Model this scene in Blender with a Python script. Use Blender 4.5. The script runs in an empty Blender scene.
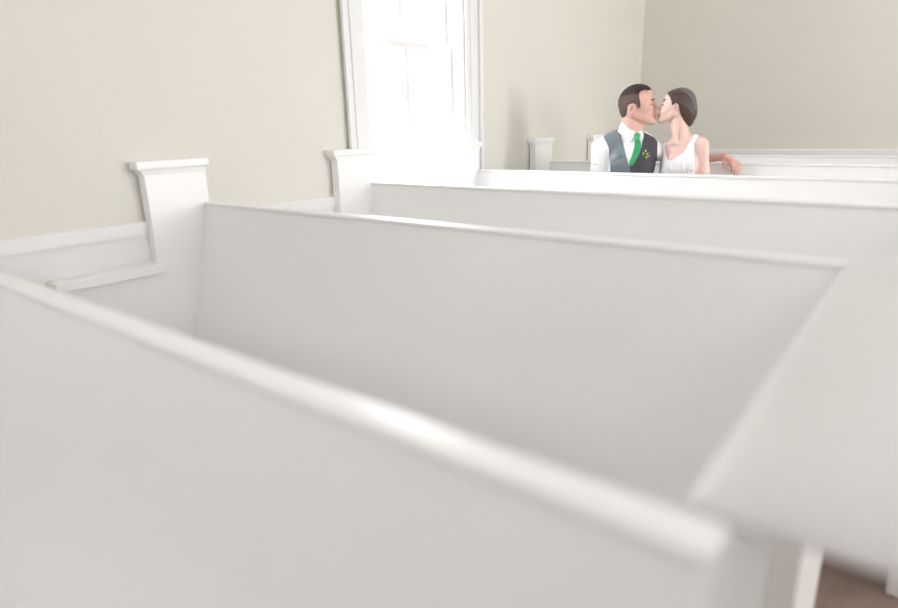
import bpy, bmesh, math, random
import numpy as np
from mathutils import Vector, Matrix
random.seed(4)
S = 0.9            # pew spacing in metres
H = 0.90           # height of the pew rails

# ------------------------------------------------------------------ camera
FPX, YAW, PITCH, ROLL = 606.1, 0.6741, -0.2833, -0.0277
CAM = Vector((2.4349*S, -1.3994*S, H + 0.2769*S))
cy, sy = math.cos(YAW), math.sin(YAW)
fwd = Vector((-sy*math.cos(PITCH), cy*math.cos(PITCH), math.sin(PITCH)))
r0 = Vector((cy, sy, 0)); u0 = r0.cross(fwd)
rgt = r0*math.cos(ROLL) + u0*math.sin(ROLL)
upv = -r0*math.sin(ROLL) + u0*math.cos(ROLL)
scene = bpy.context.scene
C = scene.collection
cd = bpy.data.cameras.new('camera')
cam = bpy.data.objects.new('camera', cd); C.objects.link(cam)
M = Matrix((rgt, upv, -fwd)).transposed().to_4x4(); M.translation = CAM
cam.matrix_world = M
cd.sensor_width = 36; cd.lens = FPX/898*36; cd.clip_start = 0.02
cd.dof.use_dof = True; cd.dof.focus_distance = 3.75; cd.dof.aperture_fstop = 1.4
scene.camera = cam

# ------------------------------------------------------------------ world, daylight, exposure
w = bpy.data.worlds.new('world'); scene.world = w; w.use_nodes = True
bg = w.node_tree.nodes['Background']
bg.inputs[0].default_value = (0.93, 0.97, 1.0, 1); bg.inputs[1].default_value = 1.6
def daylight(name, loc, rot, sx, sz, power, col):
    l = bpy.data.lights.new(name, 'AREA'); l.shape = 'RECTANGLE'; l.size = sx; l.size_y = sz
    l.energy = power; l.color = col
    o = bpy.data.objects.new(name, l); C.objects.link(o); o.location = loc; o.rotation_euler = rot
    return o
PI = math.pi
XW = -0.055                    # left wall face
YB = 4.93*S                    # back wall face
YF, XR, ZC = -4.2, 6.0, 3.7
WY0, WY1 = 1.048*S, 1.955*S      # visible window opening
WZ0, WZ1 = H - 0.05, 2.36
COOL = (0.95, 0.975, 1.0); WARM = (1, .992, .985)
daylight('daylight_window_left', (XW-0.6, (WY0+WY1)/2, 1.7), (0, -PI/2, 0), 2.3, 2.0, 60, COOL)
daylight('daylight_window_left', (XW-0.55, -2.2, 1.65), (0, -PI/2, 0), 1.9, 1.3, 3, COOL)
RWY = (-1.9, 0.4, 2.7)
for y, pw in zip(RWY, (8, 40, 90)):
    daylight('daylight_window_right', (XR+0.6, y, 1.75), (0, PI/2, 0), 2.1, 1.4, pw, WARM)
for x in (1.5, 4.2):
    daylight('daylight_window_front', (x, YF-0.6, 2.95), (PI/2, 0, 0), 1.5, 1.2, 15, WARM)  # fill lamps behind unseen front windows, added to brighten pew backs and back wall
vs = scene.view_settings
vs.view_transform = 'Standard'; vs.look = 'None'; vs.gamma = 1; vs.use_curve_mapping = False
vs.exposure = 1.49
try:
    scene.cycles.max_bounces = 14; scene.cycles.diffuse_bounces = 10; scene.cycles.transparent_max_bounces = 16
    scene.cycles.sample_clamp_indirect = 8
except Exception: pass

# ------------------------------------------------------------------ materials
def mat(name, col, rough=0.5, spec=0.5, noise=0.0, nscale=20, bump=0.0, bscale=200, col2=None, stretch=None, metal=0, sss=0, sheen=0, detail=3):
    m = bpy.data.materials.new(name); m.use_nodes = True
    nt = m.node_tree; b = nt.nodes['Principled BSDF']
    b.inputs['Base Color'].default_value = (*col, 1); b.inputs['Roughness'].default_value = rough
    b.inputs['Specular IOR Level'].default_value = spec; b.inputs['Metallic'].default_value = metal
    if sss:
        b.inputs['Subsurface Weight'].default_value = sss
        b.inputs['Subsurface Radius'].default_value = (1, .35, .2); b.inputs['Subsurface Scale'].default_value = .008
    if sheen: b.inputs['Sheen Weight'].default_value = sheen
    tc = nt.nodes.new('ShaderNodeTexCoord'); mp = nt.nodes.new('ShaderNodeMapping')
    nt.links.new(tc.outputs['Object'], mp.inputs[0])
    if stretch: mp.inputs['Scale'].default_value = stretch
    n = nt.nodes.new('ShaderNodeTexNoise'); n.inputs['Scale'].default_value = nscale; n.inputs['Detail'].default_value = detail
    nt.links.new(mp.outputs[0], n.inputs['Vector'])
    mx = nt.nodes.new('ShaderNodeMix'); mx.data_type = 'RGBA'
    c2 = col2 if col2 else tuple(c*(1-noise) for c in col)
    mx.inputs[6].default_value = (*col, 1); mx.inputs[7].default_value = (*c2, 1)
    nt.links.new(n.outputs['Fac'], mx.inputs[0]); nt.links.new(mx.outputs[2], b.inputs['Base Color'])
    if bump:
        n2 = nt.nodes.new('ShaderNodeTexNoise'); n2.inputs['Scale'].default_value = bscale; n2.inputs['Detail'].default_value = 4
        nt.links.new(mp.outputs[0], n2.inputs['Vector'])
        bp = nt.nodes.new('ShaderNodeBump'); bp.inputs['Strength'].default_value = bump; bp.inputs['Distance'].default_value = .002
        nt.links.new(n2.outputs['Fac'], bp.inputs['Height']); nt.links.new(bp.outputs[0], b.inputs['Normal'])
    return m
PAINT = mat('white_pew_paint', (.865, .862, .856), .32, .5, .03, 3, .12, 60)
TRIM = mat('white_trim_paint', (.78, .78, .785), .35, .5, .02, 4, .1, 50)
WALL = mat('cream_plaster', (.70, .682, .625), .8, .2, .03, 2, .25, 40)
CEIL = mat('ceiling_plaster', (.86, .86, .86), .85, .2, .02, 2)
ADDED_BROWN = mat('brown_wood_wall', (.30, .20, .15), .5, .4, .3, 6, .2, 60, stretch=(6, 1, .5))
CAP_DIMMED = mat('worn_cap_paint', (.72, .71, .695), .45, .4, .05, 6, .15, 60)  # pew paint with shade put into its colour, evens out the brightly lit cap
DARKGAP = mat('dark_gap', (.16, .08, .06), .8, .2, .3, 50)
def floor_mat():
    m = mat('brown_floor_boards', (.33, .235, .19), .4, .4, .4, 8, .2, 80, stretch=(6, .6, 1))
    return m
FLOOR = floor_mat()
def glass_mat():
    m = bpy.data.materials.new('window_glass'); m.use_nodes = True; nt = m.node_tree
    for n in list(nt.nodes): nt.nodes.remove(n)
    o = nt.nodes.new('ShaderNodeOutputMaterial'); mx = nt.nodes.new('ShaderNodeMixShader')
    t = nt.nodes.new('ShaderNodeBsdfTransparent'); g = nt.nodes.new('ShaderNodeBsdfGlossy'); g.inputs['Roughness'].default_value = .02
    mx.inputs[0].default_value = .05; nt.links.new(t.outputs[0], mx.inputs[1]); nt.links.new(g.outputs[0], mx.inputs[2]); nt.links.new(mx.outputs[0], o.inputs[0])
    return m
GLASS = glass_mat()

# ------------------------------------------------------------------ helpers
def link(name, me, m=None, parent=None, smooth=False):
    o = bpy.data.objects.new(name, me); C.objects.link(o)
    if m is not None:
        for k in (m if isinstance(m, (list, tuple)) else [m]): me.materials.append(k)
    if parent: o.parent = parent
    if smooth: me.polygons.foreach_set('use_smooth', [True]*len(me.polygons))
    return o
def obj(name, bm, m, parent=None, smooth=False, bevel=0, segs=2):
    bmesh.ops.recalc_face_normals(bm, faces=bm.faces)
    me = bpy.data.meshes.new(name); bm.to_mesh(me); bm.free()
    o = link(name, me, m, parent, smooth)
    if bevel:
        b = o.modifiers.new('bevel', 'BEVEL'); b.width = bevel; b.segments = segs; b.limit_method = 'ANGLE'; b.angle_limit = .6
        me.polygons.foreach_set('use_smooth', [True]*len(me.polygons))
        wn = o.modifiers.new('normals', 'WEIGHTED_NORMAL'); wn.keep_sharp = True
    return o
def box(bm, a, b):
    x0, y0, z0 = a; x1, y1, z1 = b
    v = [bm.verts.new(p) for p in ((x0,y0,z0),(x1,y0,z0),(x1,y1,z0),(x0,y1,z0),(x0,y0,z1),(x1,y0,z1),(x1,y1,z1),(x0,y1,z1))]
    for f in ((0,3,2,1),(4,5,6,7),(0,1,5,4),(1,2,6,5),(2,3,7,6),(3,0,4,7)): bm.faces.new([v[i] for i in f])
def bx(*ab):
    bm = bmesh.new()
    for i in range(0, len(ab), 2): box(bm, ab[i], ab[i+1])
    return bm
def prism(prof, axis, a, b, bm=None):
    """extrude a closed 2D profile along an axis ('x': profile is (y,z); 'y': (x,z); 'z': (x,y))"""
    bm = bm or bmesh.new()
    def p3(p, t):
        return {'x': (t, p[0], p[1]), 'y': (p[0], t, p[1]), 'z': (p[0], p[1], t)}[axis]
    va = [bm.verts.new(p3(p, a)) for p in prof]; vb = [bm.verts.new(p3(p, b)) for p in prof]
    n = len(prof)
    bm.faces.new(va); bm.faces.new(vb[::-1])
    for i in range(n): bm.faces.new((va[i], va[(i+1) % n], vb[(i+1) % n], vb[i]))
    return bm
def empty(name, loc, label, cat, group=None):
    o = bpy.data.objects.new(name, None); C.objects.link(o); o.location = loc; o.empty_display_size = .1
    o['label'] = label; o['category'] = cat
    if group: o['group'] = group
    return o
def struct(name, bm, m, bevel=0):
    o = obj(name, bm, m, None, False, bevel); o['kind'] = 'structure'; return o

# ------------------------------------------------------------------ room shell
struct('floor', bx((XW-.2, YF-.2, -.12), (XR+.2, YB+.2, 0)), FLOOR)
struct('ceiling', bx((XW-.2, YF-.2, ZC), (XR+.2, YB+.2, ZC+.12)), CEIL)
struct('wall_back', bx((XW-.2, YB, 0), (XR+.2, YB+.2, ZC)), WALL)
def wall_with_windows(name, x0, x1, wins, along='y'):
    a0, a1 = (YF, YB) if along == 'y' else (XW-.2, XR+.2)
    bm = bmesh.new(); cur = a0
    def bb(p0, p1, z0, z1):
        if along == 'y': box(bm, (x0, p0, z0), (x1, p1, z1))
        else: box(bm, (p0, x0, z0), (p1, x1, z1))
    for (p, q, z0, z1) in wins:
        bb(cur, p, 0, ZC); bb(p, q, 0, z0); bb(p, q, z1, ZC); cur = q
    bb(cur, a1, 0, ZC)
    return struct(name, bm, WALL)
HW = (WY1-WY0)/2
LW2 = (-2.2-HW, -2.2+HW)
wall_with_windows('wall_left', XW-.2, XW, [(LW2[0], LW2[1], WZ0, WZ1), (WY0, WY1, WZ0, WZ1)])
wall_with_windows('wall_right', XR, XR+.2, [(y-.55, y+.55, .85, 2.6) for y in RWY])
w_ = wall_with_windows('wall_front', YF-.2, YF, [(x-.65, x+.65, 2.45, 3.45) for x in (1.5, 4.2)], along='x')  # high openings added to let the front fill light in
struct('trim_wood_front', bx((XW, YF, 0), (XR, YF+.02, 2.3)), ADDED_BROWN)  # unseen dark panelling, added to dim and warm the foreground pew

# white boarding below the chair rail, and the chair rail itself (interrupted by nothing but the windows)
CR = H - .055*S; CRB = H - .108*S
def rail_prof(s, z0, z1, base):       # (across, z) profile of the chair rail
    return [(base, z0), (base+s*.020, z0), (base+s*.020, z1-.004), (base+s*.016, z1), (base, z1)]
struct('trim_wainscot_left', bx((XW, YF, 0), (XW+.008, YB, CRB)), TRIM)
bm = bmesh.new()
for a, b in ((YF, LW2[0]-.12), (LW2[1]+.12, WY0-.13), (WY1+.13, YB)):
    prism(rail_prof(1, CRB, CR, XW), 'y', a, b, bm)
struct('trim_chair_rail_left', bm, TRIM)
struct('trim_wainscot_back', bx((XW+.008, YB-.008, 0), (XR, YB, H-.05)), TRIM)
struct('trim_chair_rail_back', prism(rail_prof(-1, H-.055, H+.004, YB), 'x', XW+.026, XR), TRIM)
struct('baseboard_left', bx((XW+.008, YF, 0), (XW+.024, YB, .14)), TRIM)
struct('baseboard_back', bx((XW+.024, YB-.024, 0), (XR, YB-.008, .14)), TRIM)

# ------------------------------------------------------------------ sash windows
def window(name, y0, y1, z0, z1, x, s, swap=False, zm=None):
    """x = wall face, s = direction into the room"""
    X = lambda d: x + s*d
    def bb(bm, d0, d1, a0, a1, c0, c1):
        p, q = sorted((X(d0), X(d1)))
        if swap: box(bm, (a0, p, c0), (a1, q, c1))
        else: box(bm, (p, a0, c0), (q, a1, c1))
    zm = zm or (z0+z1)/2
    root = empty(name, (0, 0, 0), 'tall white framed sash window', 'window')
    del root['label']; del root['category']; root['kind'] = 'structure'
    c = bmesh.new(); W = .125
    for a0, a1 in ((y0-W, y0), (y1, y1+W)):
        bb(c, 0, .016, a0, a1, z0-.03, z1+.11)
        o0, o1 = (a0-.018, a0+.012) if a0 < y0-.01 else (a1-.012, a1+.018)
        bb(c, .016, .034, o0, o1, z0-.03, z1+.11)
        bb(c, .016, .022, a0+.035, a1-.035, z0-.03, z1+.09)
    bb(c, 0, .02, y0-W-.03, y1+W+.03, z1, z1+.13); bb(c, .02, .045, y0-W-.04, y1+W+.04, z1+.12, z1+.15)
    obj('window_casing', c, TRIM, root, bevel=.003)
    st = bmesh.new(); bb(st, -.20, 0, y0, y1, z0-.03, z0+.002); bb(st, 0, .045, y0-W-.02, y1+W+.02, z0-.03, z0); bb(st, 0, .014, y0-W, y1+W, z0-.10, z0-.03)
    obj('window_sill', st, TRIM, root, bevel=.004)
    jb = bmesh.new()
    bb(jb, -.2, 0, y0, y0+.02, z0, z1); bb(jb, -.2, 0, y1-.02, y1, z0, z1); bb(jb, -.2, 0, y0, y1, z1-.02, z1)
    obj('window_jamb', jb, TRIM, root)
    ym = (y0+y1)/2
    for d, a, b in ((-.095, z0, zm+.02), (-.127, zm-.02, z1-.02)):
        f = bmesh.new(); p0, p1 = y0+.02, y1-.02
        bb(f, d-.016, d+.016, p0, p0+.05, a, b); bb(f, d-.016, d+.016, p1-.05, p1, a, b)
        lo = .075 if d > -.1 else .036
        bb(f, d-.016, d+.016, p0+.05, p1-.05, a, a+lo); bb(f, d-.016, d+.016, p0+.05, p1-.05, b-.036, b)
        bb(f, d-.012, d+.012, ym-.017, ym+.017, a+lo, b-.036)
        fr = obj('window_sash', f, TRIM, root, bevel=.002)
        g = bmesh.new(); bb(g, d-.002, d+.002, p0+.045, p1-.045, a+.03, b-.03)
        obj('window_pane', g, GLASS, fr)
    return root
window('window_1', WY0, WY1, WZ0, WZ1, XW, 1, zm=H+.752*S)
window('window_2', LW2[0], LW2[1], WZ0, WZ1, XW, 1)
for i, y in enumerate(RWY): window('window_%d' % (3+i), y-.55, y+.55, .85, 2.6, XR, -1)
for i, x in enumerate((1.5, 4.2)): window('window_%d' % (6+i), x-.65, x+.65, 2.45, 3.45, YF, 1, swap=True)  # unseen high front windows, added as openings for the fill lamps

# ------------------------------------------------------------------ pews
K = .25            # recline of the backs
def arc(cx, cz, rx, rz, a0, a1, n):
    return [(cx+rx*math.cos(math.radians(a0+(a1-a0)*i/n)), cz+rz*math.sin(math.radians(a0+(a1-a0)*i/n))) for i in range(n+1)]
def pew(n, L, label, aisle=True, ledge=False):
    y = (n-2)*S
    if n < 2: y -= .022
    e = empty('pew', (0, y, 0), label, 'pew', 'white painted pews in rows')
    t = .026
    # reclined back board (front face runs through the rail's front edge)
    zb = .30; ys_ = .0 if n > 1 else .022
    prof = [(0, H-.012), (-K*(H-zb), zb), (-K*(H-zb)+t, zb), (t, H-.012)]
    obj('backrest', prism(prof, 'x', 0, L), PAINT, e)
    # rounded rail with a small overhang to the front
    rp = [(-.004, H-.013), (-.006, H-.010)] + arc(.000, H-.006, .006, .006, 180, 90, 4) + arc(.028, H-.006, .006, .006, 90, 0, 4) + [(.034, H-.013)]
    obj('top_rail', prism(rp, 'x', -.002, L+.004), PAINT, e, smooth=False, bevel=.001)
    # small moulding under the rail
    mp = [(-.0005-K*.045, H-.045), (-.009-K*.03, H-.036), (-.010, H-.022), (.002, H-.022)]
    # seat
    yb = -K*(H-.37)
    sp = [(yb+.02, .345), (yb-.40, .345)] + [(yb-.41, .348), (yb-.414, .357), (yb-.41, .367)] + [(yb-.40, .37), (yb+.02, .37-.006)]
    obj('seat', prism(sp, 'x', 0, L), PAINT, e, bevel=.002)
    obj('seat_skirt', bx((.0, yb-.37, .24), (L, yb-.348, .345)), PAINT, e)
    # end panel against the wall: tall pillar with flared cap, lower arm
    ya, yc = -.60*S+ys_, .022*S+ys_
    yt = -.240*S+ys_; zt = H+.135*S; za = H-.262*S
    pp = [(ya, 0), (yc, 0), (yc, zt), (yt, zt), (yt, za), (ya, za)]
    obj('end_panel', prism(pp, 'x', XW+.008, 0), PAINT, e, bevel=.0025)
    cb = bmesh.new()
    lev = [(0, 0, zt-.006), (.004, .001, zt-.004), (.006, .002, zt+.002), (.016, .004, zt+.012), (.024, .009, zt+.015), (.024, .009, zt+.041)]
    rings = []
    for oy, ox, z in lev:
        oyb = oy*.55
        rings.append([cb.verts.new(p) for p in ((XW+.002, yt-oy, z), (ox, yt-oy, z), (ox, yc+oyb, z), (XW+.002, yc+oyb, z))])
    for a, b in zip(rings, rings[1:]):
        for i in range(4): cb.faces.new((a[i], a[(i+1) % 4], b[(i+1) % 4], b[i]))
    cb.faces.new(rings[0]); cb.faces.new(rings[-1])
    obj('end_cap', cb, PAINT, e, bevel=.0015)
    ac = [(ya-.026, za+.010), (ya-.022, za), (yt+.012, za), (yt+.012, za+.036), (ya-.020, za+.036), (ya-.026, za+.030)]
    arm = obj('arm_cap', prism(ac, 'x', XW+.008, .022), PAINT, e, bevel=.004, segs=3)
    if n == 2:      # a broken line of missing paint where the arm meets the panel
        g = bmesh.new()
        for a, b in ((-.335, -.318), (-.312, -.296), (-.29, -.262), (-.25, -.235)):
            box(g, (.0005, a, za-.0045), (.0012, b, za-.001))
        obj('paint_crack', g, DARKGAP, arm)
    # aisle end
    if aisle:
        q = [(-.52, 0), (.03, 0), (.03, H-.004), (-.06, H-.004), (-.13, H-.05), (-.19, H-.15), (-.26, H-.25), (-.34, H-.285), (-.49, H-.29), (-.52, H-.31)]
        obj('end_panel', prism(q, 'x', L, L+.035), PAINT, e, bevel=.006, segs=3)
    if ledge:
        obj('end_panel', bx((L, -.42, 0), (L+.04, .045, H-.02)), PAINT, e)
        zb_ = H-.020; cb2 = bmesh.new(); rg = []
        for yy, f in ((-S+.043, .12), (-S+.050, .38), (-S+.065, .62), (-S+.09, .82), (-S+.13, .95), (-S+.18, 1), (-.02, 1), (.03, .9), (.045, .6), (.05, .2)):
            lp = [(L-.002, zb_)] + arc(L+.11, zb_+.002, .112, .038*f, 180, 90, 10) + arc(L+.22, zb_+.004, .04, .040*f, 90, 0, 6) + [(L+.26, zb_)]
            rg.append([cb2.verts.new((p[0], yy, p[1])) for p in lp])
        for a, b in zip(rg, rg[1:]):
            for i in range(len(a)): cb2.faces.new((a[i], a[(i+1) % len(a)], b[(i+1) % len(a)], b[i]))
        cb2.faces.new(rg[0]); cb2.faces.new(rg[-1])
        obj('wide_cap', cb2, CAP_DIMMED, e, smooth=True)
    return e
LB = ['white pew out of frame behind the camera',
      'foreground white pew with a blurred top rail crossing the picture diagonally',
      'white pew with the wide plain back filling the middle, broken paint line under its arm',
      'white pew whose end panel overlaps the left edge of the window',
      'white pew in front of the kissing couple, standing under the window',
      'white pew the couple sits on, his arm along its back',
      'rearmost white pew, last before the cream back wall']
pews = {}
pews[0] = pew(0, 1.9*S, LB[0], aisle=False)  # unseen pew, added to shade the lower face of the foreground pew
pews[1] = pew(1, 2.352*S, LB[1], aisle=False)
pews[2] = pew(2, 2.318*S, LB[2], aisle=False, ledge=True)
for n in (3, 4, 5, 6): pews[n] = pew(n, 2.50*S, LB[n])

# ------------------------------------------------------------------ people: sculpted volumes turned into one skin
class Field:
    def __init__(s, xs, ys, zs):
        s.xs, s.ys, s.zs = [np.array(a, np.float32) for a in (xs, ys, zs)]
        s.D = np.full((len(xs), len(ys), len(zs)), .5, np.float32)
    def sl(s, lo, hi):
        r = []
        for a, l, h in zip((s.xs, s.ys, s.zs), lo, hi):
            i0 = max(0, int(np.searchsorted(a, l))-1); i1 = min(len(a), int(np.searchsorted(a, h))+1)
            r.append(slice(i0, max(i1, i0+1)))
        return tuple(r)
    def P(s, q): return s.xs[q[0]][:, None, None], s.ys[q[1]][None, :, None], s.zs[q[2]][None, None, :]
def smin(a, b, k):
    if k <= 0: return np.minimum(a, b)
    h = np.clip(.5+.5*(b-a)/k, 0, 1); return b*(1-h)+a*h - k*h*(1-h)
def smax(a, b, k): return -smin(-a, -b, k)
def ell(c, r, rot=None, k=.02, infl=0., cut=False):
    """ellipsoid; rot = rotation about the local Y (depth) axis, or a 3x3 matrix"""
    c = np.array(c, float); r = np.array(r, float) + infl
    R = np.eye(3)
    if rot is not None:
        if np.isscalar(rot):
            a = math.radians(rot); R = np.array([[math.cos(a), 0, math.sin(a)], [0, 1, 0], [-math.sin(a), 0, math.cos(a)]])
        else: R = np.array(rot)
    m = r.max() + k + .03
    def f(X, Y, Z):
        p = [X-c[0], Y-c[1], Z-c[2]]
        q = [sum(R[j, i]*p[j] for j in range(3)) for i in range(3)]
        k0 = np.sqrt(sum((q[i]/r[i])**2 for i in range(3))); k1 = np.sqrt(sum((q[i]/r[i]**2)**2 for i in range(3)))+1e-6
        return (k0*(k0-1)/k1).astype(np.float32)
    return (f, c-m, c+m, k, cut)
def rc(a, b, ra, rb, k=.02, infl=0., cut=False, sq=None):
    """tapered capsule"""
    a = np.array(a, float); b = np.array(b, float); ra += infl; rb += infl
    m = max(ra, rb)+k+.03; d = b-a; L2 = d@d
    def f(X, Y, Z):
        p = (X-a[0], Y-a[1], Z-a[2])
        t = np.clip((p[0]*d[0]+p[1]*d[1]+p[2]*d[2])/L2, 0, 1)
        return (np.sqrt((p[0]-t*d[0])**2+(p[1]-t*d[1])**2+(p[2]-t*d[2])**2)-(ra+(rb-ra)*t)).astype(np.float32)
    return (f, np.minimum(a, b)-m, np.maximum(a, b)+m, k, cut)
def apply(F, prims):
    for f, lo, hi, k, cut in prims:
        q = F.sl(lo, hi); d = f(*F.P(q))
        F.D[q] = smax(F.D[q], -d, k) if cut else smin(F.D[q], d, k)
    return F
def poly2(F, pts, k=.0, inside=True, axes=(0, 2), window=None):
    """keep (inside=True) or remove the prism over a closed polygon in the given axes"""
    A = (F.xs, F.ys, F.zs)[axes[0]]; B = (F.xs, F.ys, F.zs)[axes[1]]
    X, Z = np.meshgrid(A, B, indexing='ij'); n = len(pts)
    d = np.full(X.shape, 1e9); sgn = np.zeros(X.shape, int)
    for i in range(n):
        (x0, z0), (x1, z1) = pts[i], pts[(i+1) % n]
        ex, ez = x1-x0, z1-z0; wx, wz = X-x0, Z-z0
        t = np.clip((wx*ex+wz*ez)/(ex*ex+ez*ez+1e-12), 0, 1)
        d = np.minimum(d, (wx-ex*t)**2+(wz-ez*t)**2)
        c = ((z0 <= Z) != (z1 <= Z)) & (X < (x1-x0)*(Z-z0)/((z1-z0) if abs(z1-z0) > 1e-9 else 1e-9)+x0)
        sgn += c
    d = np.sqrt(d)*np.where(sgn % 2 == 1, -1, 1)
    d = d[:, None, :] if axes == (0, 2) else (d[:, :, None] if axes == (0, 1) else d[None, :, :])
    return d.astype(np.float32)
def nets(F, T=None):
    """surface nets on a rectilinear grid -> verts, quads"""
    D = F.D; nx, ny, nz = D.shape; ins = D < 0
    c = np.zeros((nx-1, ny-1, nz-1), np.uint8)
    for i in (0, 1):
        for j in (0, 1):
            for k in (0, 1): c += ins[i:nx-1+i, j:ny-1+j, k:nz-1+k]
    act = (c > 0) & (c < 8); idx = -np.ones(act.shape, np.int64); I, J, Kk = np.nonzero(act); idx[I, J, Kk] = np.arange(len(I))
    acc = np.zeros((len(I), 3)); cnt = np.zeros(len(I)); G = (F.xs, F.ys, F.zs)
    cor = [(i, j, k) for i in (0, 1) for j in (0, 1) for k in (0, 1)]
    for a in cor:
        for ax in range(3):
            if a[ax]: continue
            b = list(a); b[ax] = 1
            da = D[I+a[0], J+a[1], Kk+a[2]]; db = D[I+b[0], J+b[1], Kk+b[2]]
            m = (da < 0) != (db < 0); t = np.where(m, da/(da-db+1e-20), 0)
            pa = np.stack([G[0][I+a[0]], G[1][J+a[1]], G[2][Kk+a[2]]], 1); pb = np.stack([G[0][I+b[0]], G[1][J+b[1]], G[2][Kk+b[2]]], 1)
            acc += np.where(m[:, None], pa+(pb-pa)*t[:, None], 0); cnt += m
    V = acc/cnt[:, None]; Q = []
    for ax in range(3):
        a = [slice(None)]*3; b = [slice(None)]*3; a[ax] = slice(0, -1); b[ax] = slice(1, None)
        ch = ins[tuple(a)] != ins[tuple(b)]; P = np.stack(np.nonzero(ch), 1); o = [k for k in range(3) if k != ax]
        ok = np.ones(len(P), bool)
        for k in o: ok &= (P[:, k] >= 1) & (P[:, k] <= D.shape[k]-2)
        P = P[ok]; st = ins[tuple(P.T)]
        def cell(d0, d1):
            R_ = P.copy(); R_[:, o[0]] -= d0; R_[:, o[1]] -= d1; return idx[tuple(R_.T)]
        q = np.stack([cell(1, 1), cell(0, 1), cell(0, 0), cell(1, 0)], 1)
        fl = st if ax != 1 else ~st
        q = np.where(fl[:, None], q, q[:, ::-1]); Q.append(q)
    return V, np.concatenate(Q)
def sculpt(name, F, mats, parent, tf, matfn=None, smooth=1):
    V, Q = nets(F)
    for _ in range(smooth):           # light relaxation
        s = np.zeros_like(V); n = np.zeros(len(V))
        for i in range(4):
            a, b = Q[:, i], Q[:, (i+1) % 4]
            np.add.at(s, a, V[b]); np.add.at(n, a, 1); np.add.at(s, b, V[a]); np.add.at(n, b, 1)
        V = .5*V+.5*s/np.maximum(n, 1)[:, None]
    me = bpy.data.meshes.new(name)
    W = V[:, :1]*E1 + V[:, 1:2]*E2 + V[:, 2:3]*np.array([0, 0, 1.])
    me.from_pydata(W.tolist(), [], Q.tolist()); me.update()
    o = link(name, me, mats, parent, True)
    if matfn is not None:
        cen = V[Q].mean(1); me.polygons.foreach_set('material_index', matfn(cen).astype(np.int32))
    return o
def lin(*seg):
    """rectilinear axis: (start, step, end, step, end ...)"""
    out = [seg[0]]; i = 1
    while i < len(seg):
        st, en = seg[i], seg[i+1]; n = max(1, int(round((en-out[-1])/st))); a = out[-1]
        out += [a+(en-a)*(j+1)/n for j in range(n)]; i += 2
    return out

# local frame of the couple: X across the sight line, Y away along it, Z up; origin on the floor below them
ORG = Vector((0.86, 2.40, 0)); dvec = (ORG-CAM); dvec.z = 0; dvec.normalize()
E2 = np.array([dvec.x, dvec.y, 0]); E1 = np.array([dvec.y, -dvec.x, 0]); TF = np.array(ORG)
def px(u, v, d=0.):
    ray = fwd + rgt*((u-449)/FPX) - upv*((v-304)/FPX)
    t = ((ORG-CAM).dot(dvec)+d)/ray.dot(dvec); p = CAM+ray*t-ORG
    return np.array([p.dot(Vector(E1)), d, p.z])
_a, _b = px(640, 130), px(660, 130); SC = np.linalg.norm(_b-_a)/20      # metres per photo pixel at the couple
def xz(pts, d=0.): return [tuple(px(u, v, d)[[0, 2]]) for u, v in pts]
def q(u, v, d=0.): return px(u, v, d*SC)        # depth given in the same small unit as u and v
def r_(*a): return [x*SC for x in a]
WD = lambda x, y, z: np.array([(np.array([x, y, 0])-TF)@E1, (np.array([x, y, 0])-TF)@E2, z])   # world -> local
def E(c, r, rot=None, k=1.2, infl=0, cut=False): return ell(q(*c), r_(*r), rot, k*SC, infl*SC, cut)
def Rc(a, b, ra, rb, k=1.2, infl=0, cut=False): return rc(q(*a), q(*b), ra*SC, rb*SC, k*SC, infl*SC, cut)

SKIN_M = mat('skin_warm', (.70, .44, .37), .5, .35, .12, 60, .1, 300, sss=.15, col2=(.64, .38, .32))
SKIN_W = mat('skin_fair', (.80, .60, .54), .48, .35, .08, 60, .1, 300, sss=.3, col2=(.74, .50, .44))
LIPS_W = mat('pale_lips', (.74, .45, .41), .4, .4, .1, 80)
EAR = mat('flushed_ear', (.70, .38, .32), .5, .35, .1, 60)
LIPS = mat('lips', (.64, .33, .29), .4, .4, .1, 80)
HAIR_TOP = mat('short_dark_hair', (.035, .02, .017), .55, .4, .5, 300, .6, 500)
HAIR_SIDE = mat('clipped_brown_hair', (.145, .098, .086), .75, .3, .5, 400, .5, 700)
HAIR_W = mat('dark_brown_swept_hair', (.040, .022, .019), .45, .5, .6, 90, .8, 160, col2=(.10, .062, .05), stretch=(1, 1, 2.6))
HAIR_GREY = mat('smoky_net', (.16, .155, .165), .6, .3, .4, 500, .6, 800)
SHIRT = mat('white_cotton', (.86, .86, .87), .7, .3, .02, 20, .5, 25, sheen=.2)
VEST = mat('grey_waistcoat_wool', (.085, .08, .095), .75, .3, .2, 300, .3, 600)
SATIN = mat('blue_grey_waistcoat_satin', (.17, .195, .23), .38, .6, .15, 30, .6, 22)
TIE = mat('green_satin', (.03, .36, .12), .38, .6, .15, 60, .2, 200)
TROUSER = mat('dark_grey_trousers', (.07, .07, .08), .8, .2, .1, 200, .2, 300)
SHOE = mat('black_leather', (.02, .018, .017), .3, .5, .1, 50)
DRESS = mat('white_chiffon', (.85, .85, .87), .65, .3, .03, 20, .8, 18, stretch=(1, 1, .35), sheen=.2)
BUD = mat('yellow_green_buds', (.50, .50, .22), .6, .3, .2, 80)
LEAF = mat('dark_leaf', (.10, .16, .05), .6, .3, .3, 80)

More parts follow.
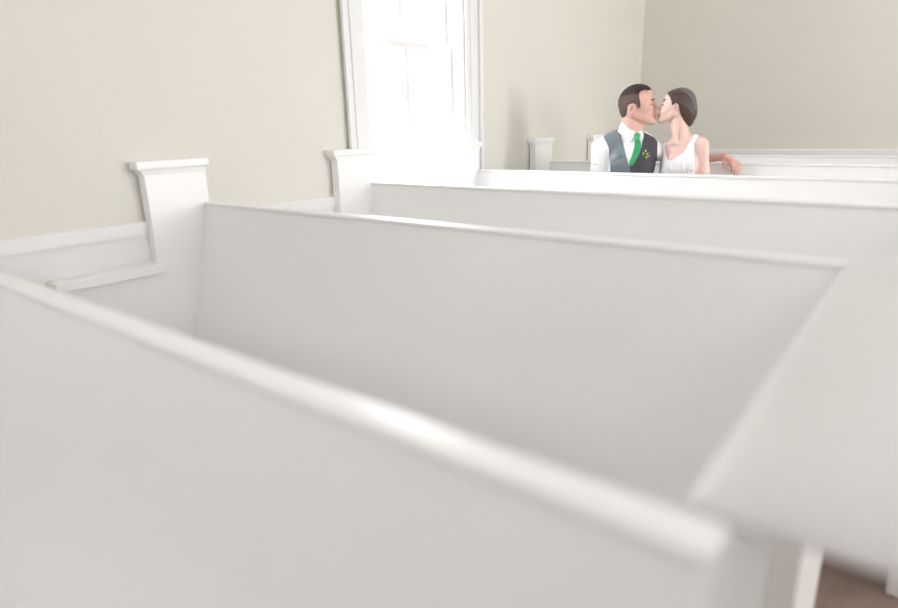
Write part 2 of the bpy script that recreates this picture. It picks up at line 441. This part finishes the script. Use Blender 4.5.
# -------- pieces shared by both figures
def legs_prims(hipL, hipR, r, k=.03, infl=0.):
    """thighs forward along the pew's seat, shins to the floor, feet"""
    P = []; fw = np.array([-E1[1], -E2[1], 0.])             # world -y in local axes
    fw = fw/np.linalg.norm(fw); feet = []
    for h in (hipL, hipR):
        h = np.array(h); kn = h+fw*.42+np.array([0, 0, .05]); an = kn*np.array([1, 1, 0])+fw*.0+np.array([0, 0, .09])
        P += [rc(h, kn, r*1.18, r*.82, k, infl), rc(kn, an, r*.78, r*.48, k, infl)]; feet.append(an)
    return P, feet, fw

# =================================================== the man
man = empty('person', tuple(TF), 'person in a grey waistcoat and green tie, kissing, arm stretched along the pew', 'person')
SH_R, SH_L = q(602, 148, -2), q(650.5, 149.5, 5)
WR = WD(1.275, 2.685, .955)        # wrist on the rail, hand over its front
wr_px = q(722, 157.5, 0)
# rail of pew 5 is at world y = 2.7 : put the forearm just above and over it
def on_y(u, v, yw):
    ray = fwd + rgt*((u-449)/FPX) - upv*((v-304)/FPX); t = (yw-CAM.y)/ray.y; p = CAM+ray*t
    return np.array([*(np.array([(p.x-TF[0])*E1[0]+(p.y-TF[1])*E1[1], (p.x-TF[0])*E2[0]+(p.y-TF[1])*E2[1]])), p.z])
WR = on_y(721.5, 157.2, 2.705); ELB = on_y(694, 159.5, 2.735)
torso_m = lambda infl=0.: [
    E((629, 163, 2), (25, 15.5, 28), k=6, infl=infl), E((629, 200, 2), (22, 15, 34), k=6, infl=infl), E((629, 238, 2), (25, 17, 17), k=6, infl=infl),
    Rc((631, 133, 2), (608, 145, 0), 8.5, 9, 5, infl), Rc((631, 133, 2), (648, 145, 3), 8.5, 9, 5, infl)]
neck_m = lambda infl=0.: [Rc((631, 115, 2), (631.8, 137, 2), 9.2, 9.8, 3, infl), Rc((640, 122, 0), (636, 136, -3), 4.5, 5, 3, infl)]
EL_R = q(598, 205, 6); HD_R = q(612, 232, -38)
arms_m = lambda infl=0.: [
    rc(SH_R, EL_R, 10.5*SC, 8.5*SC, 3*SC, infl*SC), rc(SH_L, ELB, 9.5*SC, 7*SC, 3*SC, infl*SC)]
fore_m = lambda infl=0.: [rc(EL_R, HD_R, 7.5*SC, 5*SC, 2*SC, infl*SC), rc(ELB, WR, 6*SC, 3.6*SC, 2*SC, infl*SC)]
head_m = [
    E((635.3, 102.5, 0), (16.6, 13.2, 16.6), k=2), E((641, 104, 0), (11.5, 11.2, 15), k=3),
    E((644.5, 113, 0), (9.5, 9, 11.3), k=3), E((648.8, 95, 0), (3.4, 8, 6), k=3),
    Rc((633, 114, -9.2), (650, 121, -3), 3.8, 3.4, 3), Rc((633, 114, 9.2), (650, 121, 3), 3.8, 3.4, 3),
    E((652.1, 120.9, 0), (3.5, 4.2, 3.6), k=2),
    E((648.5, 107.5, -6.2), (4, 3.4, 4), k=2.5), E((648.5, 107.5, 6.2), (4, 3.4, 4), k=2.5),
    E((652.2, 99.2, -4.2), (2.5, 4.2, 1.6), k=1.5), E((652.2, 99.2, 4.2), (2.5, 4.2, 1.6), k=1.5),
    E((653.4, 103.3, -5.4), (3.2, 2.8, 2.3), k=1.2, cut=True), E((653.4, 103.3, 5.4), (3.2, 2.8, 2.3), k=1.2, cut=True),
    E((650.1, 103.2, -4.9), (2.2, 2.3, 2.0), k=.4), E((650.1, 103.2, 4.9), (2.2, 2.3, 2.0), k=.4),
    Rc((653.2, 100.8, 0), (656.9, 108.6, -.3), 1.5, 1.9, 2.0), E((656, 109.6, -1.9), (1.8, 1.3, 1.3), k=.8), E((656, 109.6, 1.9), (1.8, 1.3, 1.3), k=.8),
    E((653.6, 113.0, 0), (2.4, 4.2, 2.6), k=1.5), E((654.9, 114.6, 0), (2.1, 3.8, 1.25), k=.9), E((654.7, 117.3, 0), (2.0, 3.3, 1.4), k=.9),
    # ear
    E((631.2, 109.4, -13.4), (3.8, 1.6, 5.2), 12, k=.5), E((632.0, 109.0, -15.0), (2.3, 1.7, 3.3), 12, k=.4, cut=True), E((634.2, 110.3, -14.2), (.9, 1.0, 1.3), k=.5),
    E((631.8, 109.6, 12.8), (3.3, 1.5, 5.0), 12, k=.8), E((632.2, 109.2, 14.2), (1.7, 1.2, 3.0), 12, k=.5, cut=True)]
def hand_prims(wr, rad, digits, palm, k=.6):
    P = [rc(wr, palm[0], rad[0]*SC, rad[1]*SC, 1.5*SC)]
    for a, b in zip(palm, palm[1:]): P.append(rc(a, b, rad[1]*SC, rad[1]*SC, 1.2*SC))
    for ch, r0, r1 in digits:
        n = len(ch)-1
        for i in range(n): P.append(rc(ch[i], ch[i+1], (r0+(r1-r0)*i/n)*SC, (r0+(r1-r0)*(i+1)/n)*SC, k*SC))
    return P
# draped left hand: over the rail, fingers hanging in front of the pew back
h = lambda u, v, yw: on_y(u, v, yw)
hand_l = [rc(WR, h(726, 157, 2.700), 3.3*SC, 3.4*SC, 2*SC), rc(h(726, 157, 2.705), h(733.6, 160.5, 2.690), 3.5*SC, 2.6*SC, 2*SC),
          rc(h(725, 158, 2.682), h(732, 161.5, 2.668), 3.1*SC, 2.4*SC, 2*SC)]
for chain, a, b in (
    ([h(734.6, 159.5, 2.705), h(739.2, 164.2, 2.690), h(739.8, 168.8, 2.674), h(738.6, 172.4, 2.664)], 1.75, 1.25),
    ([h(733.8, 160.3, 2.690), h(737.0, 165.2, 2.672), h(737.8, 170.3, 2.658), h(736.4, 174.2, 2.652)], 1.75, 1.25),
    ([h(732.6, 161.3, 2.676), h(734.6, 166.2, 2.656), h(735.2, 170.5, 2.646), h(734.2, 174.0, 2.644)], 1.7, 1.2),
    ([h(731.0, 161.8, 2.664), h(732.2, 166.0, 2.646), h(732.6, 169.5, 2.638), h(731.8, 172.4, 2.636)], 1.55, 1.05),
    ([h(724.2, 158.5, 2.676), h(723.8, 163.2, 2.660), h(724.8, 166.6, 2.652), h(725.4, 169.0, 2.650)], 1.9, 1.2)):
    n = len(chain)-1
    for i in range(n): hand_l.append(rc(chain[i], chain[i+1], (a+(b-a)*i/n)*SC, (a+(b-a)*(i+1)/n)*SC, .45*SC))
# hand resting on the thigh (hidden behind the pew in front)
def rest_hand(w, fw, side, s=1.):
    up = np.array([0, 0, 1.]); out = np.cross(fw, up); P = [rc(w, w+fw*.05*s, .026*s, .030*s, .012)]
    kn = w+fw*.075*s; P += [rc(w+fw*.05*s-out*.02*s, kn-out*.028*s, .02*s, .014*s, .012), rc(w+fw*.05*s+out*.02*s, kn+out*.028*s, .02*s, .014*s, .012)]
    for i, L in enumerate((.062, .074, .070, .055)):
        b = kn+out*side*(-.030+.020*i)*s; m_ = b+fw*L*.55*s-up*.004; e_ = b+fw*L*s-up*.020
        P += [rc(b, m_, .0095*s, .0088*s, .003), rc(m_, e_, .0088*s, .0072*s, .003)]
    t0 = w+fw*.03*s-out*side*.028*s; t1 = t0+fw*.03*s-out*side*.022*s-up*.006; t2 = t1+fw*.028*s-up*.008
    P += [rc(t0, t1, .012*s, .010*s, .005), rc(t1, t2, .010*s, .008*s, .003)]
    return P
legM, feetM, FW = legs_prims(q(617, 243, 2)+[0, 0, .0], q(641, 243, 4), .072)
ax = px(589, 130)[0]
def axes_m(fine=True):
    x0 = px(575, 150)[0]; xa = px(615, 100)[0]; xb = px(662, 100)[0]; xc = px(719, 160)[0]; xd = px(746, 160)[0]
    return x0, xa, xb, xc, xd
x0, xa, xb, xc, xd = axes_m()
hy0 = on_y(730, 170, 2.60)[1]; hy1 = on_y(725, 160, 2.75)[1]
zh0, zh1 = px(640, 129)[2], px(640, 82)[2]
zw0 = px(730, 178, .2)[2]
xs = lin(x0-.12, .009, xa, .0024, xb, .009, xc, .0024, xd, .009, xd+.03)
ys = lin(-.75, .012, -.095, .0026, .10, .005, hy0-.02, .0026, hy1+.04, .01, hy1+.08)
zs = lin(-.01, .010, zw0-.02, .0028, px(730, 150)[2]+.01, .0045, zh0-.02, .0024, zh1+.02)
B = Field(xs, ys, zs)
shoe_feet = lambda feet, L=.17, r=.032: [pr for an in feet for pr in (rc(an, an*[1, 1, 0]+[0, 0, .045], .036, .036, .02), rc(an*[1, 1, 0]+[0, 0, .036], an*[1, 1, 0]+FW*L+[0, 0, .028], .034, .027, .02))]
apply(B, torso_m(-.6)+neck_m()+arms_m(-.8)+fore_m()+legM+shoe_feet(feetM)+head_m+hand_l+rest_hand(HD_R, FW, 1))
def lipmask(c, u0, v0, ru, rv):
    a = q(u0, v0); return (((c[:, 0]-a[0])/(ru*SC))**2+((c[:, 2]-a[2])/(rv*SC))**2 < 1)
body_m = sculpt('body', B, [SKIN_M, LIPS, EAR], man, TF, lambda c: np.where(lipmask(c, 632.2, 109.3, 2.6, 3.9) & (c[:, 1] < -11.5*SC), 2, lipmask(c, 656.8, 115.9, 2.6, 2.7).astype(int)))

# shirt: torso, sleeves (left sleeve rolled to the elbow, right to the wrist), cut at the neck
xs2 = lin(x0-.12, .007, x0, .0045, px(665, 150)[0], .006, xd)
ys2 = lin(-.30, .009, -.15, .0048, .15, .007, hy1+.09)
zs2 = lin(px(630, 262)[2], .008, px(630, 178)[2], .0042, px(630, 118)[2])
T = Field(xs2, ys2, zs2)
ELc = ELB + (WR-ELB)*.12
apply(T, torso_m(.9)+arms_m(.9)+[rc(EL_R, EL_R+(HD_R-EL_R)*.82, 8.6*SC, 6.6*SC, 2*SC), rc(ELB, ELc, 7.6*SC, 7.2*SC, 2*SC)])
# folds in the sleeve
for i in range(7):
    a = q(590+3*math.sin(i*2.1), 152+7*i, -9+2*math.cos(i)); b_ = q(604, 149+8*i, -7); apply(T, [rc(a-[0, .4*SC, 0], b_-[0, .4*SC, 0], .5*SC, .5*SC, 1.6*SC, 0, True)])
cutz = poly2(T, xz([(560, 131), (617, 131), (622, 127.5), (642, 131.5), (649, 131.5), (760, 131.5), (760, 60), (560, 60)]), axes=(0, 2))
T.D = smax(T.D, -cutz, .004)
shirt = sculpt('shirt', T, SHIRT, man, TF)
# collar: a band round the neck with two points
Cc = Field(lin(px(612, 130)[0], .0022, px(652, 130)[0]), lin(-.09, .0024, .09), lin(px(630, 160)[2], .0022, px(630, 115)[2]))
apply(Cc, neck_m(1.0)+[Rc((631, 128, 2), (617, 139, -1), 10.4, 9, 3, .2), Rc((631, 128, 2), (645, 140, 0), 10.4, 8, 3, .2), E((630, 160, 2), (22, 15.6, 26.5), k=5, infl=1.2)])
reg = poly2(Cc, xz([(617.5, 131), (621.5, 121.5), (624.5, 124.5), (630, 129.5), (636.8, 133.6), (641.0, 129.8), (643.5, 132.5), (643.8, 137), (641.5, 144.5), (638, 136.2), (634.6, 137.8), (628.5, 143.6), (623.0, 136.5)], -.04))
fr = Cc.P((slice(None),)*3)[1]
Cc.D = smax(Cc.D, reg, .002)
sculpt('collar', Cc, SHIRT, shirt, TF)
# waistcoat
V_ = Field(lin(px(598, 150)[0], .0036, px(663, 150)[0]), lin(-.15, .004, .14), lin(px(630, 238)[2], .0055, px(630, 175)[2], .0034, px(630, 122)[2]))
apply(V_, torso_m(2.3)+[rc(SH_L, SH_L+(ELB-SH_L)*.12, 11.4*SC, 10.8*SC, 3*SC)])
for (a, b_) in (((604, 150), (613, 139)), ((606, 158), (618, 150)), ((609, 164), (622, 158)), ((612, 152), (619, 141))):
    apply(V_, [rc(q(a[0], a[1], -14), q(b_[0], b_[1], -16), 1.0*SC, .7*SC, 2.4*SC, 0, True)])
reg = poly2(V_, xz([(602.5, 134.5), (611, 131.6), (618.6, 128.2), (621, 137), (625, 152), (629.2, 166.5), (634, 163.5), (639, 154), (641.8, 146), (642.6, 138), (641.2, 130.8), (648, 134.4), (654.5, 137.8), (657.6, 142), (657.4, 150), (656.8, 172), (656.5, 240), (606, 240), (609.5, 178), (610.2, 165), (609.4, 157), (605.5, 147)], -.06))
V_.D = smax(V_.D, reg, .0025)
xm = px(630, 150)[0]
def vest_mat(c):
    a = q(618.5, 129, -14); b = q(629.6, 168, -14); t = (c[:, 2]-a[2])/(b[2]-a[2]); return (c[:, 0] < a[0]+(b[0]-a[0])*np.clip(t, 0, 9)).astype(int)
sculpt('waistcoat', V_, [VEST, SATIN], man, TF, vest_mat)
# tie: blade lies on the shirt front, knot at the collar
Tt = Field(lin(px(624, 150)[0], .002, px(646, 150)[0]), lin(-.15, .0022, .0), lin(px(630, 173)[2], .002, px(630, 130)[2]))
apply(Tt, torso_m(1.9)+[E((637, 137, -12.2), (3.3, 2.6, 2.6), k=2)])
reg = poly2(Tt, xz([(634.6, 134.4), (640.2, 134.2), (640.2, 138.2), (641.2, 146), (640.4, 153), (636.8, 160), (631.0, 168.5), (628.2, 165.4), (631.6, 156), (634.2, 147), (634.8, 139)], -.075))
Tt.D = smax(Tt.D, reg, .003)
tie = sculpt('necktie', Tt, TIE, man, TF)
K_ = Field(lin(px(630, 150)[0], .0016, px(645, 150)[0]), lin(-.16, .0018, .0), lin(px(630, 150)[2], .0016, px(630, 128)[2]))
apply(K_, [ell(q(637.2, 135.4, -13.4), r_(3.2, 2.4, 2.9), 0, .001), rc(q(637.2, 136, -13.6), q(637.6, 139.6, -15.2), 2.7*SC, 2.0*SC, .003)])
sculpt('knot', K_, TIE, tie, TF)
# boutonniere
def lump(name, parts, m, parent, h_=.0012):
    lo = np.min([p[1] for p in parts], 0)+.025; hi = np.max([p[2] for p in parts], 0)-.025
    F = Field(*[lin(lo[i], h_, hi[i]) for i in range(3)]); apply(F, parts); return sculpt(name, F, m, parent, TF)
bd = -16.8
btn = lump('boutonniere', [ell(q(646.6, 156, bd), r_(2.4, .9, 3.0), 20, .001), ell(q(644.2, 155.4, bd), r_(1.7, .8, 2.4), -35, .001), ell(q(648.6, 153.6, bd), r_(1.3, .7, 2.2), 30, .001), rc(q(646.3, 157, bd), q(645.2, 163, bd+.3), .5*SC, .4*SC, .001)], LEAF, man)
for (u, v, r) in ((645.6, 151.0, 1.35), (643.3, 153.4, 1.05), (647.4, 153.9, 1.05), (646.6, 157.3, 1.15), (649.0, 156.0, .9)):
    lump('flower_bud', [ell(q(u, v, bd-1.0), r_(r*.7, r*.7, r*1.0), 15, .001)], BUD, btn)
# trousers and shoes
Pm = Field(lin(x0-.2, .009, px(672, 200)[0]), lin(-.62, .009, .2), lin(.05, .009, px(630, 198)[2]))
lp2, _, _ = legs_prims(q(617, 243, 2), q(641, 243, 4), .072, infl=.008)
apply(Pm, lp2+[E((629, 238, 2), (25, 17, 17), k=6, infl=1.3), E((629, 222, 2), (22, 15, 20), k=6, infl=1)])
sculpt('trousers', Pm, TROUSER, man, TF)
for an in feetM:
    sh = [rc(an*[1, 1, 0]+[0, 0, .045], an*[1, 1, 0]+[0, 0, .095], .044, .046, .02), rc(an*[1, 1, 0]+[0, 0, .044], an*[1, 1, 0]+FW*.18+[0, 0, .036], .044, .036, .02)]
    F = Field(lin(an[0]-.25, .006, an[0]+.15), lin(an[1]-.30, .006, an[1]+.12), lin(-.004, .006, .15)); apply(F, sh); F.D = np.maximum(F.D, .002-F.P((slice(None),)*3)[2]).astype(np.float32)
    sculpt('shoe', F, SHOE, man, TF)
# hair: cap over the skull, cut along the hairline
Hm = Field(lin(px(614, 100)[0], .002, px(656, 100)[0]), lin(-.09, .0024, .09), lin(px(630, 122)[2], .002, px(630, 80)[2]))
apply(Hm, [E((635.3, 102.5, 0), (16.6, 13.2, 16.6), k=2, infl=.9), E((641, 104, 0), (11.5, 11.2, 15), k=2, infl=.8), E((639, 93.5, 0), (13, 10.5, 9.0), 4, k=2, infl=.4), Rc((629.5, 112, 2), (630.6, 118, 2), 9.0, 7.6, 3, .2)])
reg = poly2(Hm, xz([(614, 78), (657, 78), (652.6, 89.4), (650.6, 90.4), (645.5, 89.8), (641.5, 91.0), (639.6, 93.6), (639.4, 97.5), (640.6, 103), (640.8, 108.0), (638.0, 108.4), (636.4, 104.4), (632.5, 103.6), (628.0, 105.2), (626.8, 114.0), (624.2, 118.9), (614, 119)]))
Hm.D = smax(Hm.D, reg, .0025)
def hm(c):
    a = px(636, 94)[2]; b = px(636, 91)[2]
    return (c[:, 2] < a + .0012*np.sin(c[:, 0]*260) + .35*(px(640, 90)[0]-c[:, 0])*-.3 - .0).astype(int)
sculpt('hair', Hm, [HAIR_TOP, HAIR_SIDE], man, TF, hm)
Bw = [E((653.9, 99.4, s*5.2), (1.0, 3.0, .75), None, k=.3) for s in (-1,)]
for s in (-1, 1): lump('eyebrow', [ell(q(652.8, 99.2, s*5.6), r_(2.5, 3.2, .85), -6, .001)], HAIR_SIDE, man)
for s in (-1, 1): lump('eyelashes', [ell(q(651.6, 104.3, s*5.6), r_(1.1, 2.0, .35), 0, .001)], HAIR_TOP, man, .0008)

# =================================================== the woman
wom = empty('person', tuple(TF), 'person in a sleeveless white dress with dark pinned-up hair, kissing', 'person')
DW = 1.5        # she sits a touch farther away
torso_w = lambda infl=0.: [
    E((683, 166, 4), (17.5, 12, 25), k=5, infl=infl), E((674.5, 163.5, -5), (8, 8, 8.5), k=5, infl=infl), E((688.5, 163.5, -6), (8.5, 8.5, 8.5), k=5, infl=infl),
    E((683, 198, 4), (15.5, 11.5, 24), k=6, infl=infl), E((683, 236, 4), (21, 17, 17), k=6, infl=infl)]
yoke_w = lambda infl=0.: [Rc((680.5, 135, 4), (698, 143.5, 1), 5.5, 6.2, 4, infl), Rc((680.5, 135, 4), (669.5, 147, 5), 5.5, 5.8, 4, infl), E((683, 149, 3), (15.5, 8.6, 11), k=4, infl=infl)]
SWL, SWR = q(700.8, 145, 1), q(667.5, 150.5, 7)
ewl, ewr = q(702.2, 196, 8), q(662, 196, 14); hwl, hwr = q(690, 229, -34), q(668, 229, -34)
arms_w = lambda infl=0.: [rc(SWL, (SWL+ewl)/2, 7.7*SC, 7.3*SC, 3*SC, infl*SC), rc((SWL+ewl)/2, ewl, 7.3*SC, 5.8*SC, 3*SC), rc(SWR, ewr, 6.5*SC, 5.5*SC, 3*SC),
                          rc(ewl, hwl, 5.4*SC, 3.6*SC, 2*SC), rc(ewr, hwr, 5.4*SC, 3.6*SC, 2*SC)]
neck_w = [Rc((676.3, 112, 3), (681.2, 136, 4), 7.0, 7.6, 3), Rc((674.5, 113, -3), (675.6, 140, -4.5), 2.4, 1.9, 2.2), Rc((680, 116, -4), (684.5, 139, -3), 2.6, 2.2, 2.5), E((679, 126, 3), (9, 8, 9), k=3)]
clav = [Rc((676.5, 143.5, -4.6), (694.5, 139.8, -3), 1.2, 1.4, 3.5), Rc((673.5, 143, -5), (667.5, 145, 1), 1.2, 1.2, 2.2)]
head_w = [
    E((679.8, 103, DW), (14.6, 12.3, 14.2), k=2), E((670.8, 104.5, DW), (8.6, 10.2, 13.2), 16, k=3),
    E((667.2, 112.0, DW), (7.0, 8.0, 9.5), 16, k=3),
    Rc((674.0, 113.2, DW-8.4), (662.6, 120.2, DW-2.4), 3.0, 2.5, 3), Rc((674.0, 113.2, DW+8.4), (662.6, 120.2, DW+2.4), 3.0, 2.5, 3),
    E((660.6, 120.3, DW), (2.9, 3.4, 2.9), k=2), E((665.2, 109.8, DW-6.0), (3.3, 3.0, 3.6), k=2.5), E((665.2, 109.8, DW+6.0), (3.3, 3.0, 3.6), k=2.5),
    E((661.4, 103.6, DW-5.4), (2.4, 2.4, 1.9), k=1.2, cut=True), E((661.8, 103.6, DW+5.2), (2.6, 2.6, 2.1), k=1.2, cut=True),
    E((664.4, 103.9, DW-4.6), (2.0, 2.2, 1.9), k=.4), E((664.4, 103.9, DW+4.6), (2.0, 2.2, 1.9), k=.4),
    Rc((662.6, 102.6, DW+.4), (660.2, 108.6, DW+1.8), 1.2, 1.4, 1.5), E((661.2, 110.0, DW+.4), (1.4, 1.2, 1.1), k=.8), E((661.2, 110.0, DW+2.6), (1.4, 1.2, 1.1), k=.8),
    E((660.0, 113.2, DW), (2.2, 3.8, 2.4), k=1.5), E((658.8, 114.6, DW), (1.9, 3.2, 1.2), k=.9), E((658.8, 117.2, DW), (1.9, 2.9, 1.35), k=.9),
    E((675.4, 108.0, DW-12.0), (3.0, 1.5, 5.0), 20, k=.5), E((675.2, 107.4, DW-13.5), (1.7, 1.5, 3.2), 20, k=.4, cut=True),
    E((675.0, 108.2, DW+11.2), (2.5, 1.4, 4.7), -14, k=.7)]
legW, feetW, _ = legs_prims(q(674, 244, 4), q(692, 244, 5), .062)
xs = lin(px(640, 200)[0]-.12, .009, px(655, 100)[0], .0024, px(700, 100)[0], .004, px(714, 100)[0], .01, px(724, 100)[0])
ys = lin(-.75, .012, -.09, .0026, .10, .006, .18)
zs = lin(-.01, .010, px(680, 175)[2], .004, px(680, 128)[2], .0024, px(680, 84)[2])
Fw = Field(xs, ys, zs)
apply(Fw, torso_w(-.5)+yoke_w()+neck_w+clav+arms_w()+legW+shoe_feet(feetW, .14)+head_w+rest_hand(hwl, FW, -1, .88)+rest_hand(hwr, FW, 1, .88))
sculpt('body', Fw, [SKIN_W, LIPS_W, EAR], wom, TF, lambda c: np.where(lipmask(c, 675.4, 108.0, 1.5, 2.8) & (c[:, 1] < (DW-10.5)*SC), 2, lipmask(c, 657.4, 115.8, 2.0, 2.4).astype(int)))
# dress bodice and straps
Dd = Field(lin(px(652, 150)[0], .0036, px(708, 150)[0]), lin(-.14, .004, .16), lin(px(680, 250)[2], .006, px(680, 176)[2], .003, px(680, 128)[2]))
apply(Dd, torso_w(1.4)+yoke_w(1.2)+[Rc((690, 150, 2), (692, 180, 2), 8, 8, 5), Rc((672, 152, 4), (665, 185, 2), 7.5, 8.5, 5)])
for i in range(9):
    u = 665+3.3*i; apply(Dd, [rc(q(u+1.5, 160+2*math.sin(i*2), -14+.22*abs(i-4)**2), q(u-1.5+.6*i, 178, -13+.2*abs(i-4)**2), .7*SC, .5*SC, 1.8*SC, 0, True)])
reg = poly2(Dd, xz([(664.8, 141.0), (662.8, 146), (657, 172), (655, 250), (704, 250), (697, 200), (694.4, 176), (694.2, 150), (694.6, 143.5), (697.2, 138.4), (701.6, 134.8), (701.8, 128), (697.0, 130), (693.6, 136.2), (689.0, 143.0), (686, 149), (682.4, 153.3), (676, 157.2), (670.8, 160.6), (668.2, 160.0), (665.4, 154.5), (664.4, 149), (666.8, 142)], -.04))
Dd.D = smax(Dd.D, reg, .002)
dr = sculpt('dress', Dd, DRESS, wom, TF)
Sk = Field(lin(px(640, 200)[0]-.22, .009, px(728, 200)[0]), lin(-.68, .010, .24), lin(.16, .009, px(680, 192)[2]))
lp3, _, _ = legs_prims(q(674, 244, 4), q(692, 244, 5), .062, infl=.016, k=.09)
apply(Sk, lp3+[E((683, 236, 4), (21, 17, 17), k=6, infl=1.4), E((683, 222, 4), (17, 13, 20), k=6, infl=1)])
sculpt('skirt', Sk, DRESS, wom, TF)
for an in feetW:
    sh = [rc(an*[1, 1, 0]+[0, 0, .040], an*[1, 1, 0]+[0, 0, .06], .038, .036, .02), rc(an*[1, 1, 0]+[0, 0, .038], an*[1, 1, 0]+FW*.15+[0, 0, .030], .038, .030, .02)]
    F = Field(lin(an[0]-.22, .006, an[0]+.13), lin(an[1]-.27, .006, an[1]+.10), lin(-.004, .006, .12)); apply(F, sh); F.D = np.maximum(F.D, .002-F.P((slice(None),)*3)[2]).astype(np.float32)
    sculpt('shoe', F, DRESS, wom, TF)
# hair: swept back from the forehead into a low pinned roll
Hw = Field(lin(px(662, 100)[0], .002, px(702, 100)[0]), lin(-.095, .0024, .11), lin(px(680, 131)[2], .002, px(680, 84)[2]))
apply(Hw, [E((680.0, 103, DW), (15.3, 13.9, 14.8), k=2), E((671.8, 101, DW), (8.4, 11.4, 10.4), 16, k=3), E((687.2, 111, DW), (9.6, 10.5, 12.8), -14, k=3), Rc((686, 116, DW), (688.6, 122.6, DW), 6.5, 4.2, 3)])
for (a, b_, c_) in (((672, 101, -11.5), (682, 100, -14.2), (692, 108, -11)), ((678, 107, -13.0), (686, 110, -12.6), (692, 119, -8.5)), ((681, 113, -11.6), (685, 118, -10.5), (689, 125, -5)), ((675, 94, -9.5), (686, 95, -11.5), (695, 106, -8))):
    apply(Hw, [Rc((a[0], a[1], a[2]+DW-.6), (b_[0], b_[1], b_[2]+DW-.6), .3, .4, 1.6, 0, True), Rc((b_[0], b_[1], b_[2]+DW-.6), (c_[0], c_[1], c_[2]+DW-.6), .4, .3, 1.6, 0, True)])
reg = poly2(Hw, xz([(668.4, 88), (667.0, 93.4), (669.2, 96.6), (671.2, 101), (671.6, 105.6), (673.4, 104.8), (675.4, 102.8), (678.2, 105.0), (679.2, 110.0), (681.0, 117.0), (684.6, 122.6), (689.4, 127.2), (699, 130), (702, 84), (668, 84)]))
Hw.D = smax(Hw.D, reg, .003)
hair_w = sculpt('hair', Hw, HAIR_W, wom, TF)
Nn = Field(lin(px(668, 100)[0], .002, px(702, 100)[0]), lin(-.095, .0024, .11), lin(px(680, 118)[2], .002, px(680, 84)[2]))  # thin grey patch over the top and back of her hair
apply(Nn, [E((680.0, 103, DW), (15.2, 13.3, 14.6), k=2, infl=.45), E((687.2, 111, DW), (9.6, 10.5, 12.8), -14, k=3, infl=.45)])
reg = poly2(Nn, xz([(676, 86), (678.0, 89.6), (685.5, 93.5), (690.8, 100.5), (693.4, 109.5), (700, 111), (702, 84)]))
Nn.D = smax(Nn.D, reg, .0015)
sculpt('hair_net', Nn, HAIR_GREY, hair_w, TF)
lump('eyelashes', [ell(q(663.0, 104.6, DW-5.4), r_(1.3, 1.9, .4), 0, .001)], HAIR_TOP, wom, .0008)
lump('eyebrow', [ell(q(664.2, 99.8, DW-5.8), r_(1.5, 3.0, .5), -20, .001)], HAIR_W, wom, .0008)
